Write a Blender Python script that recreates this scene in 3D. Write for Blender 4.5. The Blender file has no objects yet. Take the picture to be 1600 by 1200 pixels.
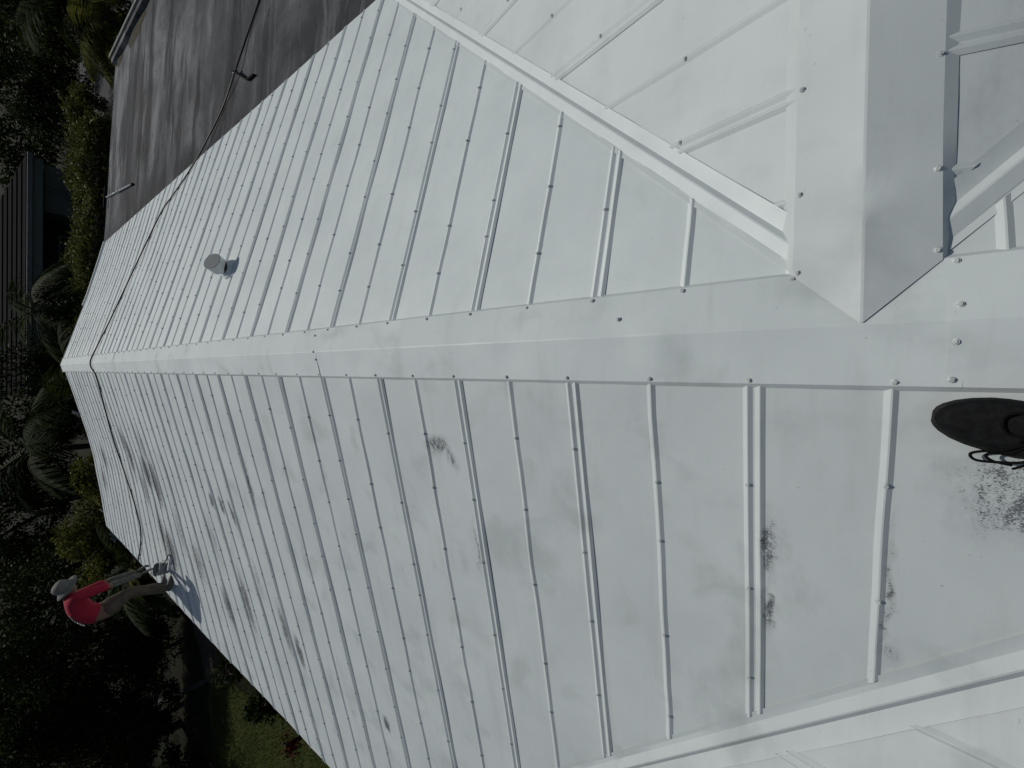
import bpy, bmesh, math, random
import numpy as np
from mathutils import Vector, Matrix, noise, Quaternion

random.seed(7); np.random.seed(7)
scene = bpy.context.scene
COL = scene.collection
R = math.radians

# ------------------------------------------------------------------ camera
# The photograph was taken with the phone on its side: picture-left is up.
F_PX, PITCH, YAW, ROLL = 632.9, 0.9359, -0.0185, -0.0029
CAM = Vector((-0.1562, 0.0, 1.3653))
fw = Vector((math.sin(YAW)*math.cos(PITCH), math.cos(YAW)*math.cos(PITCH), -math.sin(PITCH)))
r0 = Vector((math.cos(YAW), -math.sin(YAW), 0)); d0 = fw.cross(r0)
cR, sR = math.cos(ROLL), math.sin(ROLL)
rt = cR*r0 + sR*d0; dn = -sR*r0 + cR*d0
cam = bpy.data.cameras.new('camera'); co = bpy.data.objects.new('camera', cam); COL.objects.link(co)
cam.sensor_fit = 'HORIZONTAL'; cam.sensor_width = 36.0; cam.lens = F_PX/1600*36
cam.clip_start = 0.02; cam.clip_end = 800
M = Matrix.Identity(4)
for i in range(3):
    M[i][0] = dn[i]; M[i][1] = rt[i]; M[i][2] = -fw[i]; M[i][3] = CAM[i]
co.matrix_world = M
scene.camera = co

def ray(px, py):
    return rt*((600-py)/F_PX) + dn*((px-800)/F_PX) + fw
def at(px, py, Y):
    d = ray(px, py); return CAM + d*((Y-CAM.y)/d.y)

# ------------------------------------------------------------------ sky, sun, exposure
SUN_EL, SUN_AZ = 49.0, 8.0            # elevation; degrees to the right of the ridge direction (+Y)
w = bpy.data.worlds.new('World'); scene.world = w; w.use_nodes = True
nt = w.node_tree; bg = nt.nodes['Background']
sk = nt.nodes.new('ShaderNodeTexSky'); sk.sky_type = 'NISHITA'; sk.sun_disc = False
sk.air_density = 1.0; sk.dust_density = 2.0; sk.ozone_density = 1.0
sk.sun_elevation = R(SUN_EL); sk.sun_rotation = R(SUN_AZ)
nt.links.new(sk.outputs[0], bg.inputs[0]); bg.inputs[1].default_value = 0.055
sl = bpy.data.lights.new('sun', 'SUN'); sl.energy = 3.0; sl.angle = R(0.53); sl.color = (1.0, 0.96, 0.90)
so = bpy.data.objects.new('sun', sl); COL.objects.link(so)
sd = Vector((math.sin(R(SUN_AZ))*math.cos(R(SUN_EL)), math.cos(R(SUN_AZ))*math.cos(R(SUN_EL)), math.sin(R(SUN_EL))))
so.rotation_euler = (-sd).to_track_quat('-Z', 'Y').to_euler(); so.location = (10, 20, 20)
scene.view_settings.view_transform = 'Standard'; scene.view_settings.look = 'None'
scene.view_settings.exposure = -0.53; scene.view_settings.gamma = 1.0

# ------------------------------------------------------------------ node helpers
class NB:
    def __init__(s, name):
        s.m = bpy.data.materials.new(name); s.m.use_nodes = True
        s.t = s.m.node_tree; s.n = s.t.nodes; s.p = s.n['Principled BSDF']
        s.tc = s.n.new('ShaderNodeTexCoord').outputs['Object']
    def link(s, a, b): s.t.links.new(a, b)
    def put(s, sock, v):
        if hasattr(v, 'is_linked'): s.link(v, sock)
        else: sock.default_value = v
    def map(s, scale=(1, 1, 1), loc=(0, 0, 0), rot=(0, 0, 0), src=None):
        n = s.n.new('ShaderNodeMapping'); n.inputs['Scale'].default_value = scale
        n.inputs['Location'].default_value = loc; n.inputs['Rotation'].default_value = rot
        s.link(src or s.tc, n.inputs['Vector']); return n.outputs[0]
    def noise(s, scale, detail=4, rough=.55, vec=None, out='Fac', dist=0):
        n = s.n.new('ShaderNodeTexNoise'); n.inputs['Scale'].default_value = scale
        n.inputs['Detail'].default_value = detail; n.inputs['Roughness'].default_value = rough
        n.inputs['Distortion'].default_value = dist
        s.link(vec or s.tc, n.inputs['Vector']); return n.outputs[out]
    def math(s, op, a, b=0.0, c=0.0, clamp=False):
        n = s.n.new('ShaderNodeMath'); n.operation = op; n.use_clamp = clamp
        s.put(n.inputs[0], a); s.put(n.inputs[1], b)
        s.put(n.inputs[2], c); return n.outputs[0]
    def range(s, v, a, b, c=0.0, d=1.0, smooth=False):
        n = s.n.new('ShaderNodeMapRange'); n.inputs['From Min'].default_value = a; n.inputs['From Max'].default_value = b
        n.inputs['To Min'].default_value = c; n.inputs['To Max'].default_value = d
        if smooth: n.interpolation_type = 'SMOOTHSTEP'
        s.put(n.inputs['Value'], v); return n.outputs['Result']
    def mix(s, f, a, b):
        n = s.n.new('ShaderNodeMix'); n.data_type = 'RGBA'
        s.put(n.inputs[0], f); s.put(n.inputs[6], a); s.put(n.inputs[7], b); return n.outputs[2]
    def bump(s, h, strength=.2, dist=.01):
        n = s.n.new('ShaderNodeBump'); n.inputs['Strength'].default_value = strength; n.inputs['Distance'].default_value = dist
        s.put(n.inputs['Height'], h); s.link(n.outputs[0], s.p.inputs['Normal']); return n
    def set(s, **k):
        for a, v in k.items():
            s.put(s.p.inputs[{'color': 'Base Color', 'rough': 'Roughness', 'metal': 'Metallic', 'spec': 'Specular IOR Level'}[a]], v)
        return s
def c4(r, g=None, b=None):
    return (r, g if g is not None else r, b if b is not None else r, 1)

def simple(name, col, rough=.6, metal=0, var=.25, scale=8, spec=.4):
    b = NB(name); n = b.noise(scale, 5)
    d = tuple(x*(1-var) for x in col[:3]) + (1,); l = tuple(min(1, x*(1+var)) for x in col[:3]) + (1,)
    b.set(color=b.mix(b.range(n, .3, .7), d, l), rough=rough, metal=metal, spec=spec)
    b.bump(b.noise(scale*6, 3), .12, .004); return b.m

# white roof paint: brushed, uneven coverage, worn speckled patches showing the dark metal
PEEL = [ # x, y, rx, ry, rotation, strength
 (-.505, 1.585, .050, .10, .30, 1.0), (-.545, 1.50, .10, .035, .5, .9), (-.68, .092, .14, .024, 0, .95), (-.66, .07, .10, .030, 0, .55), (-.895, .096, .085, .016, 0, 1.0),
 (-.405, -.375, .14, .11, 0, .84), (-.37, -.29, .10, .07, 0, .60), (-.46, -.34, .09, .07, 0, .55), (-.37, -.335, .15, .12, 0, .52), (-.44, -.42, .08, .06, 0, .98), (-.73, -.191, .24, .012, 0, .8), (-.92, -.215, .05, .030, 0, .7),
 (-1.05, 1.40, .16, .020, 0, .85), (-1.0, 1.43, .10, .035, 0, .45), (-1.62, 9.62, .38, .22, 0, .95), (-1.78, 8.70, .30, .26, 0, 1.0), (-1.9, 8.30, .42, .22, 0, 1.0),
 (-1.35, 8.45, .36, .18, 0, .75), (-3.05, 8.36, .40, .28, 0, .95), (-2.8, 8.66, .45, .2, 0, .85), (-1.66, 5.72, .10, .08, 0, 1.0),
 (-1.66, 5.42, .12, .07, 0, 1.0), (-1.70, 5.12, .17, .05, .2, 1.0), (-3.06, 4.26, .22, .08, 0, .95), (-3.04, 2.78, .07, .06, 0, 1.0),
 (-2.95, 5.5, .45, .12, 0, .9), (-2.9, 4.5, .35, .09, 0, .85), (-1.22, 4.36, .30, .04, 0, .8), (-2.9, 7.1, .4, .25, 0, .75),
 (-1.37, 9.75, .3, .2, 0, .85), (-.84, .015, .14, .07, 0, .40), (-.735, .175, .07, .030, 0, .55), (-1.75, 3.55, .26, .06, 0, .6),
 (-2.3, 6.1, .4, .12, 0, .65), (-2.5, 7.6, .45, .2, 0, .7), (-2.15, 9.1, .4, .22, 0, .8), (-3.3, 6.3, .35, .16, 0, .85), (-2.4, 4.9, .3, .07, 0, .65), (.52, -.335, .16, .06, 0, .42), (.75, -.36, .12, .06, 0, .36), (-2.0, 12.3, .3, .3, 0, .8), (-2.6, 12.9, .35, .3, 0, .8)]
def paint(name, peel=None, dirty=.35, gain=1.0, smudge=5.5):
    b = NB(name); c4 = lambda *a: tuple(min(1, x*gain) for x in a) + (1,)
    n1 = b.noise(1.6, 5, .6); n2 = b.noise(smudge, 5, .55, b.map((1, 1, 1), (3, 7, 0)), dist=.4)
    br = b.noise(18, 4, .6, b.map((.25, 1.6, 1)))
    fine = b.noise(160, 3, .6)
    base = b.mix(b.range(n1, .35, .68), c4(.575, .635, .632), c4(.648, .712, .705))
    thin = b.math('MULTIPLY', b.range(n2, .52, .72, smooth=True), dirty)
    base = b.mix(thin, base, c4(.41, .46, .45))
    base = b.mix(b.math('MULTIPLY', b.range(br, .55, .8), .14), base, c4(.78, .80, .80))
    base = b.mix(b.range(fine, .70, .80, 0, .25), base, c4(.40, .42, .42))
    st = b.noise(3.0, 5, .6, b.map((.35, 3.0, 1), (2, 2, 0)))
    base = b.mix(b.math('MULTIPLY', b.range(st, .52, .72, smooth=True), dirty*.45), base, c4(.44, .47, .455))
    # small flecks
    fl = b.noise(70, 2, .5, b.map((1, 1, 1), (9, 1, 4)))
    base = b.mix(b.range(fl, .75, .77, 0, .4), base, c4(.22, .23, .235))
    rough = b.range(n2, .3, .8, .44, .58)
    if peel:
        tot = None
        sep = b.n.new('ShaderNodeSeparateXYZ'); wob = b.noise(9, 3, .6, out='Color')
        va = b.n.new('ShaderNodeVectorMath'); va.operation = 'MULTIPLY_ADD'
        b.link(wob, va.inputs[0]); va.inputs[1].default_value = (.10, .10, 0); b.link(b.tc, va.inputs[2])
        vs = b.n.new('ShaderNodeVectorMath'); vs.operation = 'SUBTRACT'; b.link(va.outputs[0], vs.inputs[0]); vs.inputs[1].default_value = (.05, .05, 0)
        b.link(vs.outputs[0], sep.inputs[0]); X, Y = sep.outputs[0], sep.outputs[1]
        for (x, y, rx, ry, rot, st) in peel:
            cx, sx = math.cos(rot), math.sin(rot)
            if y > 2.5: st *= 1.22; rx *= 1.1
            dx = b.math('SUBTRACT', X, x); dy = b.math('SUBTRACT', Y, y)
            u = b.math('MULTIPLY_ADD', dx, cx/rx, b.math('MULTIPLY', dy, sx/rx))
            v = b.math('MULTIPLY_ADD', dx, -sx/ry, b.math('MULTIPLY', dy, cx/ry))
            r2 = b.math('MULTIPLY_ADD', u, u, b.math('MULTIPLY', v, v))
            k = b.math('MULTIPLY', b.range(r2, 0.0, 1.9, 1, 0), st)
            tot = k if tot is None else b.math('MAXIMUM', tot, k)
        # brush-stroke shaped speckle
        sp1 = b.noise(330, 3, .7, b.map((1.0, .6, 1), (0, 0, 0), (0, 0, .5)))
        sp2 = b.noise(38, 4, .7, b.map((.7, 1.2, 1)))
        sp = b.math('MULTIPLY_ADD', sp1, .62, b.math('MULTIPLY', sp2, .38))
        thr = b.math('SUBTRACT', .80, b.math('MULTIPLY', tot, .355))
        f = b.math('MULTIPLY', b.math('SUBTRACT', sp, thr), 30.0, clamp=True)
        f = b.math('MULTIPLY', f, b.range(tot, .02, .12))
        base = b.mix(b.math('MULTIPLY', b.range(b.math('MULTIPLY', tot, sp2), .12, .55), .5), base, c4(.30, .33, .33))
        base = b.mix(b.math('MULTIPLY', f, .86), base, c4(.085, .092, .105))
        rough = b.math('MULTIPLY_ADD', f, .15, rough)
    b.set(color=base, rough=rough, spec=.26)
    h = b.math('MULTIPLY_ADD', fine, .35, b.math('MULTIPLY', br, .6))
    b.bump(h, .16, .003); return b.m
M_LEFT = paint('white_roof_paint_worn_dimmed', PEEL, .52, .895, 3.4)  # slope's dimmer light put into the paint tone; peeling patches are real wear
M_RIGHT = paint('white_roof_paint_brightened', None, .16, 1.06)  # raised gain puts the right slope's brighter light into the colour
M_CAP = paint('white_ridge_paint', None, .62, .98, 3.0)
M_FLASH = paint('white_flashing_paint', None, .16, 1.01)
M_WING = paint('white_wing_paint_dimmed', None, .18, .95)  # lowered gain tones down sunlight on the wing slope through its colour
M_WCAP = paint('white_wing_cap_paint_dimmed', None, .5, .90, 3.0)  # darker copy of the ridge paint, so the wing cap looks less lit
M_SCREW = simple('painted_screw', c4(.47, .51, .50), .5, 0, .45, 120, .2)

def concrete():
    b = NB('weathered_concrete')
    wv = b.noise(2.5, 4, .6, out='Color'); va = b.n.new('ShaderNodeVectorMath'); va.operation = 'MULTIPLY_ADD'
    b.link(wv, va.inputs[0]); va.inputs[1].default_value = (.5, .22, 0); b.link(b.tc, va.inputs[2]); W = va.outputs[0]
    s1 = b.noise(1.0, 5, .6, b.map((.28, .9, 1), src=W)); s2 = b.noise(1.6, 6, .66, b.map((.16, 1.5, 1), (5, 0, 0), src=W))
    g = b.noise(70, 3, .7); n = b.noise(.7, 5, .6)
    blot = b.noise(.8, 6, .62, b.map((1, 1, 1), (4, 2, 0)), dist=.5)
    c = b.mix(b.range(blot, .40, .60), c4(.095, .100, .106), c4(.265, .275, .285))
    c = b.mix(b.math('MULTIPLY', b.range(s1, .46, .58), .72), c, c4(.056, .060, .064))
    c = b.mix(b.math('MULTIPLY', b.range(s2, .52, .60), .82), c, c4(.024, .026, .028))
    sep = b.n.new('ShaderNodeSeparateXYZ'); b.link(b.tc, sep.inputs[0])
    wob = b.math('ADD', b.math('MULTIPLY_ADD', s2, 3.6, sep.outputs[0]), b.math('MULTIPLY', blot, 1.6))
    c = b.mix(b.range(wob, 5.2, 7.2, .88, 0), c, c4(.027, .029, .031))          # algae band along the drip line of the metal roof
    s3 = b.noise(2.6, 5, .6, b.map((.30, 3.0, 1), (1, 4, 0), src=W))
    c = b.mix(b.math('MULTIPLY', b.range(s3, .58, .68), .45), c, c4(.22, .232, .24))
    c = b.mix(b.math('MULTIPLY', b.range(n, .58, .75), .25), c, c4(.11, .10, .088))
    c = b.mix(b.range(g, .35, .7, .45, 0), c, c4(.03))
    b.set(color=c, rough=.9, spec=.2); b.bump(b.math('ADD', g, s1), .5, .01); return b.m
M_CONC = concrete()
M_BLACK = simple('black_cable_rubber', c4(.010), .5, 0, .2, 30)
M_BAR = simple('black_bracket_steel', c4(.010), .8, 0, .3, 20, .1)
M_ALU = simple('grey_pole_metal', c4(.24, .27, .31), .4, .5, .2, 12)
M_WALL = simple('stucco_wall', c4(.42, .40, .36), .9, 0, .15, 3)
M_TRIM = simple('grey_green_trim', c4(.17, .18, .16), .8, 0, .35, 6)
M_GALV = simple('galvanised_vent', c4(.60, .62, .63), .42, .0, .12, 10)
M_VENTCAP = simple('shaded_vent_face', c4(.27, .29, .285), .6, 0, .06, 20)  # grey holds the shade of the hood face turned from the sun
M_DARK = simple('matt_dark', c4(.03), .9)

def foliage(name, dark, light, trans=.25, rough=.5):
    b = NB(name); oi = b.n.new('ShaderNodeObjectInfo')
    geo = b.n.new('ShaderNodeNewGeometry')
    n = b.noise(1.3, 3); v = b.math('MULTIPLY_ADD', geo.outputs['Random Per Island'], .6, b.math('MULTIPLY', n, .5))
    c = b.mix(b.range(v, .2, .85), dark, light)
    b.set(color=c, rough=rough, spec=.03)
    tr = b.n.new('ShaderNodeBsdfTranslucent'); b.link(c, tr.inputs[0])
    ms = b.n.new('ShaderNodeMixShader'); ms.inputs[0].default_value = trans
    b.link(b.p.outputs[0], ms.inputs[1]); b.link(tr.outputs[0], ms.inputs[2])
    b.link(ms.outputs[0], b.n['Material Output'].inputs[0]); return b.m
M_LEAF_D = foliage('dark_leaf', c4(.006, .012, .004), c4(.030, .046, .010), .24)
M_LEAF_M = foliage('mid_leaf', c4(.014, .024, .007), c4(.055, .072, .018), .26)
M_LEAF_Y = foliage('yellow_green_leaf', c4(.030, .040, .008), c4(.15, .155, .035), .32)
M_PALM = foliage('palm_leaf', c4(.008, .015, .004), c4(.030, .044, .009), .26, .6)
M_HEDGE = foliage('hedge_leaf', c4(.028, .040, .009), c4(.14, .155, .040), .25)
M_GRASS = foliage('grass_blade', c4(.026, .042, .007), c4(.075, .092, .018), .2, .5)
M_BARK = simple('bark', c4(.055, .045, .036), .9, 0, .4, 9)
M_PETAL = simple('pale_petal', c4(.42, .42, .38), .6)
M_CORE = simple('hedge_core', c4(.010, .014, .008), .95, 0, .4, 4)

# ------------------------------------------------------------------ object helpers
def mesh_obj(name, verts, faces, mat, parent=None, smooth=False, mats=None, fmat=None):
    me = bpy.data.meshes.new(name); me.from_pydata([tuple(v) for v in verts], [], faces); me.update()
    for m in (mats or [mat]): me.materials.append(m)
    if fmat: me.polygons.foreach_set('material_index', fmat)
    if smooth:
        me.polygons.foreach_set('use_smooth', [True]*len(me.polygons))
        if smooth is not True: me.set_sharp_from_angle(angle=R(smooth))
    return link(name, me, parent)
def link(name, me, parent=None):
    o = bpy.data.objects.new(name, me); COL.objects.link(o)
    if parent is not None:
        o.parent = parent
        rl = ROOT0.get(parent.name, None)
        if rl is not None: o.location = -rl          # part meshes are written in world coordinates
    return o
ROOT0 = {}
def thing(name, loc, label, cat, group=None):
    o = bpy.data.objects.new(name, None); COL.objects.link(o); o.location = loc; o.empty_display_size = .2
    ROOT0[o.name] = Vector(loc); o['label'] = label; o['category'] = cat
    if group: o['group'] = group
    return o
def tag(o, label, cat, group=None):
    o['label'] = label; o['category'] = cat
    if group: o['group'] = group
    return o
def box(v, f, x0, x1, y0, y1, z0, z1):
    n = len(v)
    v += [(x0,y0,z0),(x1,y0,z0),(x1,y1,z0),(x0,y1,z0),(x0,y0,z1),(x1,y0,z1),(x1,y1,z1),(x0,y1,z1)]
    f += [(n,n+3,n+2,n+1),(n+4,n+5,n+6,n+7),(n,n+1,n+5,n+4),(n+1,n+2,n+6,n+5),(n+2,n+3,n+7,n+6),(n+3,n,n+4,n+7)]
def ramp_obj(name, b, mat, parent):      # a long box whose top follows the slab
    v, f = [], []; x0, x1, y0, y1, h0, h1 = b; N = 20
    for i in range(N+1):
        y = y0+(y1-y0)*i/N; z = cz(7.7, y); v += [(x0, y, z+h0), (x1, y, z+h0), (x1, y, z+h1), (x0, y, z+h1)]
    for i in range(N):
        for q in range(4): f.append((i*4+q, i*4+(q+1) % 4, (i+1)*4+(q+1) % 4, (i+1)*4+q))
    f += [(3,2,1,0), tuple(N*4+q for q in range(4))]
    return mesh_obj(name, v, f, mat, parent)
def box_obj(name, b, mat, parent=None):
    v, f = [], []; box(v, f, *b); return mesh_obj(name, v, f, mat, parent)
def tube(v, f, pts, rad, seg=8, cap=True):
    pts = [Vector(p) for p in pts]; n0 = len(v); k = len(pts)
    rad = rad if isinstance(rad, (list, tuple)) else [rad]*k
    up = Vector((0, 0, 1)); 
    for i, p in enumerate(pts):
        t = (pts[min(i+1, k-1)] - pts[max(i-1, 0)]).normalized()
        a = t.cross(up)
        if a.length < .05: a = t.cross(Vector((0, 1, 0)))
        a.normalize(); b_ = t.cross(a)
        for j in range(seg):
            an = 2*math.pi*j/seg; v.append(tuple(p + (a*math.cos(an) + b_*math.sin(an))*rad[i]))
    for i in range(k-1):
        for j in range(seg):
            A = n0+i*seg+j; B = n0+i*seg+(j+1) % seg
            f.append((A, B, B+seg, A+seg))
    if cap:
        f.append(tuple(n0+j for j in reversed(range(seg)))); f.append(tuple(n0+(k-1)*seg+j for j in range(seg)))
def tube_obj(name, pts, rad, mat, parent=None, seg=8, smooth=True):
    v, f = [], []; tube(v, f, pts, rad, seg); return mesh_obj(name, v, f, mat, parent, smooth)
def smooth_path(pts, n=6):
    P = [Vector(p) for p in pts]; out = []
    for i in range(len(P)-1):
        a, b, c, d = P[max(i-1, 0)], P[i], P[i+1], P[min(i+2, len(P)-1)]
        for j in range(n):
            t = j/n
            out.append(.5*((2*b)+(-a+c)*t+(2*a-5*b+4*c-d)*t*t+(-a+3*b-3*c+d)*t**3))
    return out + [P[-1]]

# ------------------------------------------------------------------ ground and terrain
GZ = -4.0
def ground_mat():
    b = NB('garden_soil_and_turf'); n = b.noise(.5, 5); n2 = b.noise(9, 5)
    c = b.mix(b.range(n, .42, .6), c4(.014, .012, .009), c4(.014, .020, .006))
    c = b.mix(b.range(n2, .4, .7, 0, .5), c, c4(.009, .010, .005))
    b.set(color=c, rough=.95, spec=.1); b.bump(n2, .6, .05); return b.m
g = mesh_obj('ground', [(-300,-120,GZ),(300,-120,GZ),(300,420,GZ),(-300,420,GZ)], [(0,1,2,3)], ground_mat()); g['kind'] = 'structure'
def lawn_mat():
    b = NB('lawn'); n = b.noise(1.1, 5); n2 = b.noise(30, 4)
    c = b.mix(b.range(n, .38, .62), c4(.035, .050, .012), c4(.062, .072, .020))
    c = b.mix(b.range(n2, .35, .7, .55, 0), c, c4(.022, .030, .008))
    b.set(color=c, rough=.95, spec=.1); b.bump(n2, .8, .04); return b.m
def wob_poly(name, pts, z, mat):
    P = smooth_path([(x, y, z) for x, y in pts] + [(pts[0][0], pts[0][1], z)], 6)[:-1]
    o = mesh_obj(name, P, [tuple(range(len(P)))], mat); o['kind'] = 'structure'; return o
wob_poly('lawn', [(-9.2,8.0),(-9.3,12),(-10.3,14.2),(-10.6,16.6),(-12.5,17.4),(-14.5,15),(-15.5,11),(-14,6.5),(-11,5.5)], GZ+.01, lawn_mat())
wob_poly('dirt_path', [(-9.2,14.6),(-9.3,18.0),(-9.9,19.2),(-10.6,18.4),(-11.4,17.6),(-10.9,16.3),(-10.0,15.2)], GZ+.016, simple('bare_earth', c4(.055,.043,.032), .95, 0, .35, 5))
rd = mesh_obj('driveway', [(14,18,GZ+.012),(30,18,GZ+.012),(34,46,GZ+.012),(17.5,46,GZ+.012)], [(0,1,2,3)], simple('asphalt', c4(.026,.027,.030), .9, 0, .2, 3)); rd['kind'] = 'structure'
mk = mesh_obj('driveway_line', [(20.3,30.0,GZ+.018),(20.42,30.0,GZ+.018),(24.42,38,GZ+.018),(24.3,38,GZ+.018)], [(0,1,2,3)], simple('line_paint', c4(.5), .8)); mk['kind'] = 'structure'

# ------------------------------------------------------------------ the house under our feet
HOUSE = thing('house', (0, 6, GZ), 'long house under a white painted sheet metal roof', 'house')
S = .3048
YL, YR = -.1695, .3399
RW_Y, LW_Y = -.10, -1.29         # cross ridges of the right and the left wing
PL = [(0,0),(1.6,.388),(2.2,.502),(3.0,.613),(3.9,.729),(6.5,1.06)]      # the far end of the roof has settled to a flatter, bent pitch
PR = [(0,0),(1.75,.4527),(2.4,.595),(3.08,.735),(6.5,1.40)]
EL, ER = 4.585, 3.234
YE_L, YE_R = 13.78, 14.12
def warp(y):
    t = min(1, max(0, (y-5.0)/6.0)); return t*t*(3-2*t)
def prof(b, P, y=-9.0):
    near = -b*(.2427 if P is PL else .2587); t = warp(y)
    if t <= 0: return near
    far = -P[-1][1]
    for (a, za), (c, zc) in zip(P, P[1:]):
        if b <= c: far = -(za + (zc-za)*(b-a)/(c-a)); break
    return near + (far-near)*t
def eaveL(y): return 4.585 + (3.9-4.585)*warp(y)
def eaveR(y): return 3.234 + (3.08-3.234)*warp(y)
def lap(x, y, z, s): return noise.noise(Vector((x*s, y*s, z)))

H_S, H_D = .0090, .0087
SINGLE = [(-.0148, 0), (-.0020, H_S), (.0020, H_S), (.0148, 0)]
DOUBLE = [(-.0290, 0), (-.0175, H_D), (-.0150, H_D), (-.0025, .0005), (.0025, .0005), (.0150, H_D), (.0175, H_D), (.0290, 0)]
screw_pts = []       # (position, normal, owner sheet)
def sheet(a0, kpar, mapf, P, bs, bend, amin, amax, mat, rows=.11, kinks=1.0, seed=0, screws=True, rake=None):
    """one 5-rib roof sheet: double rib at a0, single rib at a0+S, double rib at a0+2S"""
    cols = []
    for o, h in DOUBLE: cols.append((a0+o, h, 0))
    for t in (.09, .15, .22): cols.append((a0+t, 0, 0))
    for o, h in SINGLE: cols.append((a0+S+o, h, 1))
    for t in (.085, .15, .215): cols.append((a0+S+t, 0, 0))
    for o, h in DOUBLE: cols.append((a0+2*S+o, h, 0))
    cols = [c for c in cols if amin-1e-6 <= c[0] <= amax+1e-6]
    if len(cols) < 2: return None
    ends = [bend(c[0]) for c in cols]
    if max(ends) < bs+.03: return None
    if any(e <= bs+.012 for e in ends):
        keep = [i for i, e in enumerate(ends) if e > bs+.012]; cols = [cols[i] for i in keep]; ends = [ends[i] for i in keep]
        if len(cols) < 2: return None
    nr = max(3, int((max(ends)-bs)/rows)+2)
    v, f = [], []
    for j in range(nr):
        for (a, h, s), e in zip(cols, ends):
            b = bs + (e-bs)*j/(nr-1)
            da = 0
            if s: da = kinks*(.0075*lap(b*1.0, seed*3.7, 1.3, 2.6) + .004*lap(b, seed*5.1, 4.3, 6))
            else: da = kinks*.0015*lap(b, seed, 8.8, 3)
            z = prof(b, P, a if mapf in (mL, mR) else -9) + h + .0022*(1-(a-a0)/(2*S)) + .0045*lap(a*2.2, b*1.2, seed*.37, 1.6)*(1 if h == 0 else .5)
            v.append(mapf(a+da, b, z))
    nc = len(cols)
    p0, p1, p2 = Vector(v[0]), Vector(v[1]), Vector(v[nc])
    flip = (p1-p0).cross(p2-p0).z < 0
    for j in range(nr-1):
        for i in range(nc-1):
            q = (j*nc+i, j*nc+i+1, (j+1)*nc+i+1, (j+1)*nc+i)
            f.append(q[::-1] if flip else q)
    o = mesh_obj('roof_sheet', v, f, mat, HOUSE, 14)
    if screws:
        for rib, single in ((a0+S, 1), (a0+2*S+.0168, 0)):
            if not (amin < rib < amax): continue
            e = bend(rib); b = .40 + .12*random.random()
            while b < e-.06:
                bb = b + random.uniform(-.05, .05)
                da = kinks*(.0075*lap(bb, seed*3.7, 1.3, 2.6) + .004*lap(bb, seed*5.1, 4.3, 6)) if single else 0
                screw_pts.append((Vector(mapf(rib+da, bb, prof(bb, P, rib if mapf in (mL, mR) else -9)+(H_S if single else H_D)+.001)), o))
                b += random.choice((.29, .36, .42))
    return o
VOFF, ZW = .095, -.0246     # the right wing's ridge sits a little lower than the main ridge
VW = .085        # how far the ribs stop short of a valley line (horizontal)
mL = lambda a, b, z: (-b, a, z)
mR = lambda a, b, z: (b, a, z)
mRF = lambda a, b, z: (a, RW_Y+b, z+ZW)
mRB = lambda a, b, z: (a, RW_Y-b, z+ZW)
mLF = lambda a, b, z: (-a, LW_Y+b, z)
mLB = lambda a, b, z: (-a, LW_Y-b, z)
B0 = .10
NEAR = -3.6
def bendL(a): return min(eaveL(a), abs(a-LW_Y)-VW)
def bendR(a): return min(eaveR(a), abs(a-RW_Y)+VOFF-.062)
k = -12
while YL + k*S < YE_L:
    if (k % 2): sheet(YL+k*S, k, mL, PL, B0, bendL, NEAR, YE_L, M_LEFT, seed=k+.5)
    k += 1
k = -3
while YR + k*S < YE_R:
    if (k % 2): sheet(YR+k*S, k, mR, PR, B0, bendR, RW_Y, YE_R, M_RIGHT, kinks=.7, seed=k+60.5)
    k += 1
for k in range(-6, 0): sheet(-.352-S+(k+1)*2*S, k, mR, PR, B0, bendR, NEAR, RW_Y, M_LEFT, kinks=.7, seed=k+160.5)
# wings: right wing ribs at x = .373 (single), .67 (double) ...; left wing ribs at x = -1.12 (single), -1.42 (double)
WING_R, WING_L = 7.2, 7.0
for i in range(-1, 11):
    a0 = .068 + i*2*S
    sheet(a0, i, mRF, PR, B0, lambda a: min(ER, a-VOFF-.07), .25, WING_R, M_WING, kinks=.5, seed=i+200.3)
    sheet(a0, i, mRB, PR, B0, lambda a: min(ER, a-VOFF-.07), .25, WING_R, M_LEFT, kinks=.5, seed=i+220.3)
for i in range(-1, 11):
    a0 = .815 + (i-1)*2*S
    sheet(a0, i, mLF, PL, B0, lambda a: min(EL, a-VW), .2, WING_L, M_LEFT, kinks=.5, seed=i+240.3)
    sheet(a0, i, mLB, PL, B0, lambda a: min(EL, a-VW), .2, WING_L, M_LEFT, kinks=.5, seed=i+260.3)

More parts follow.
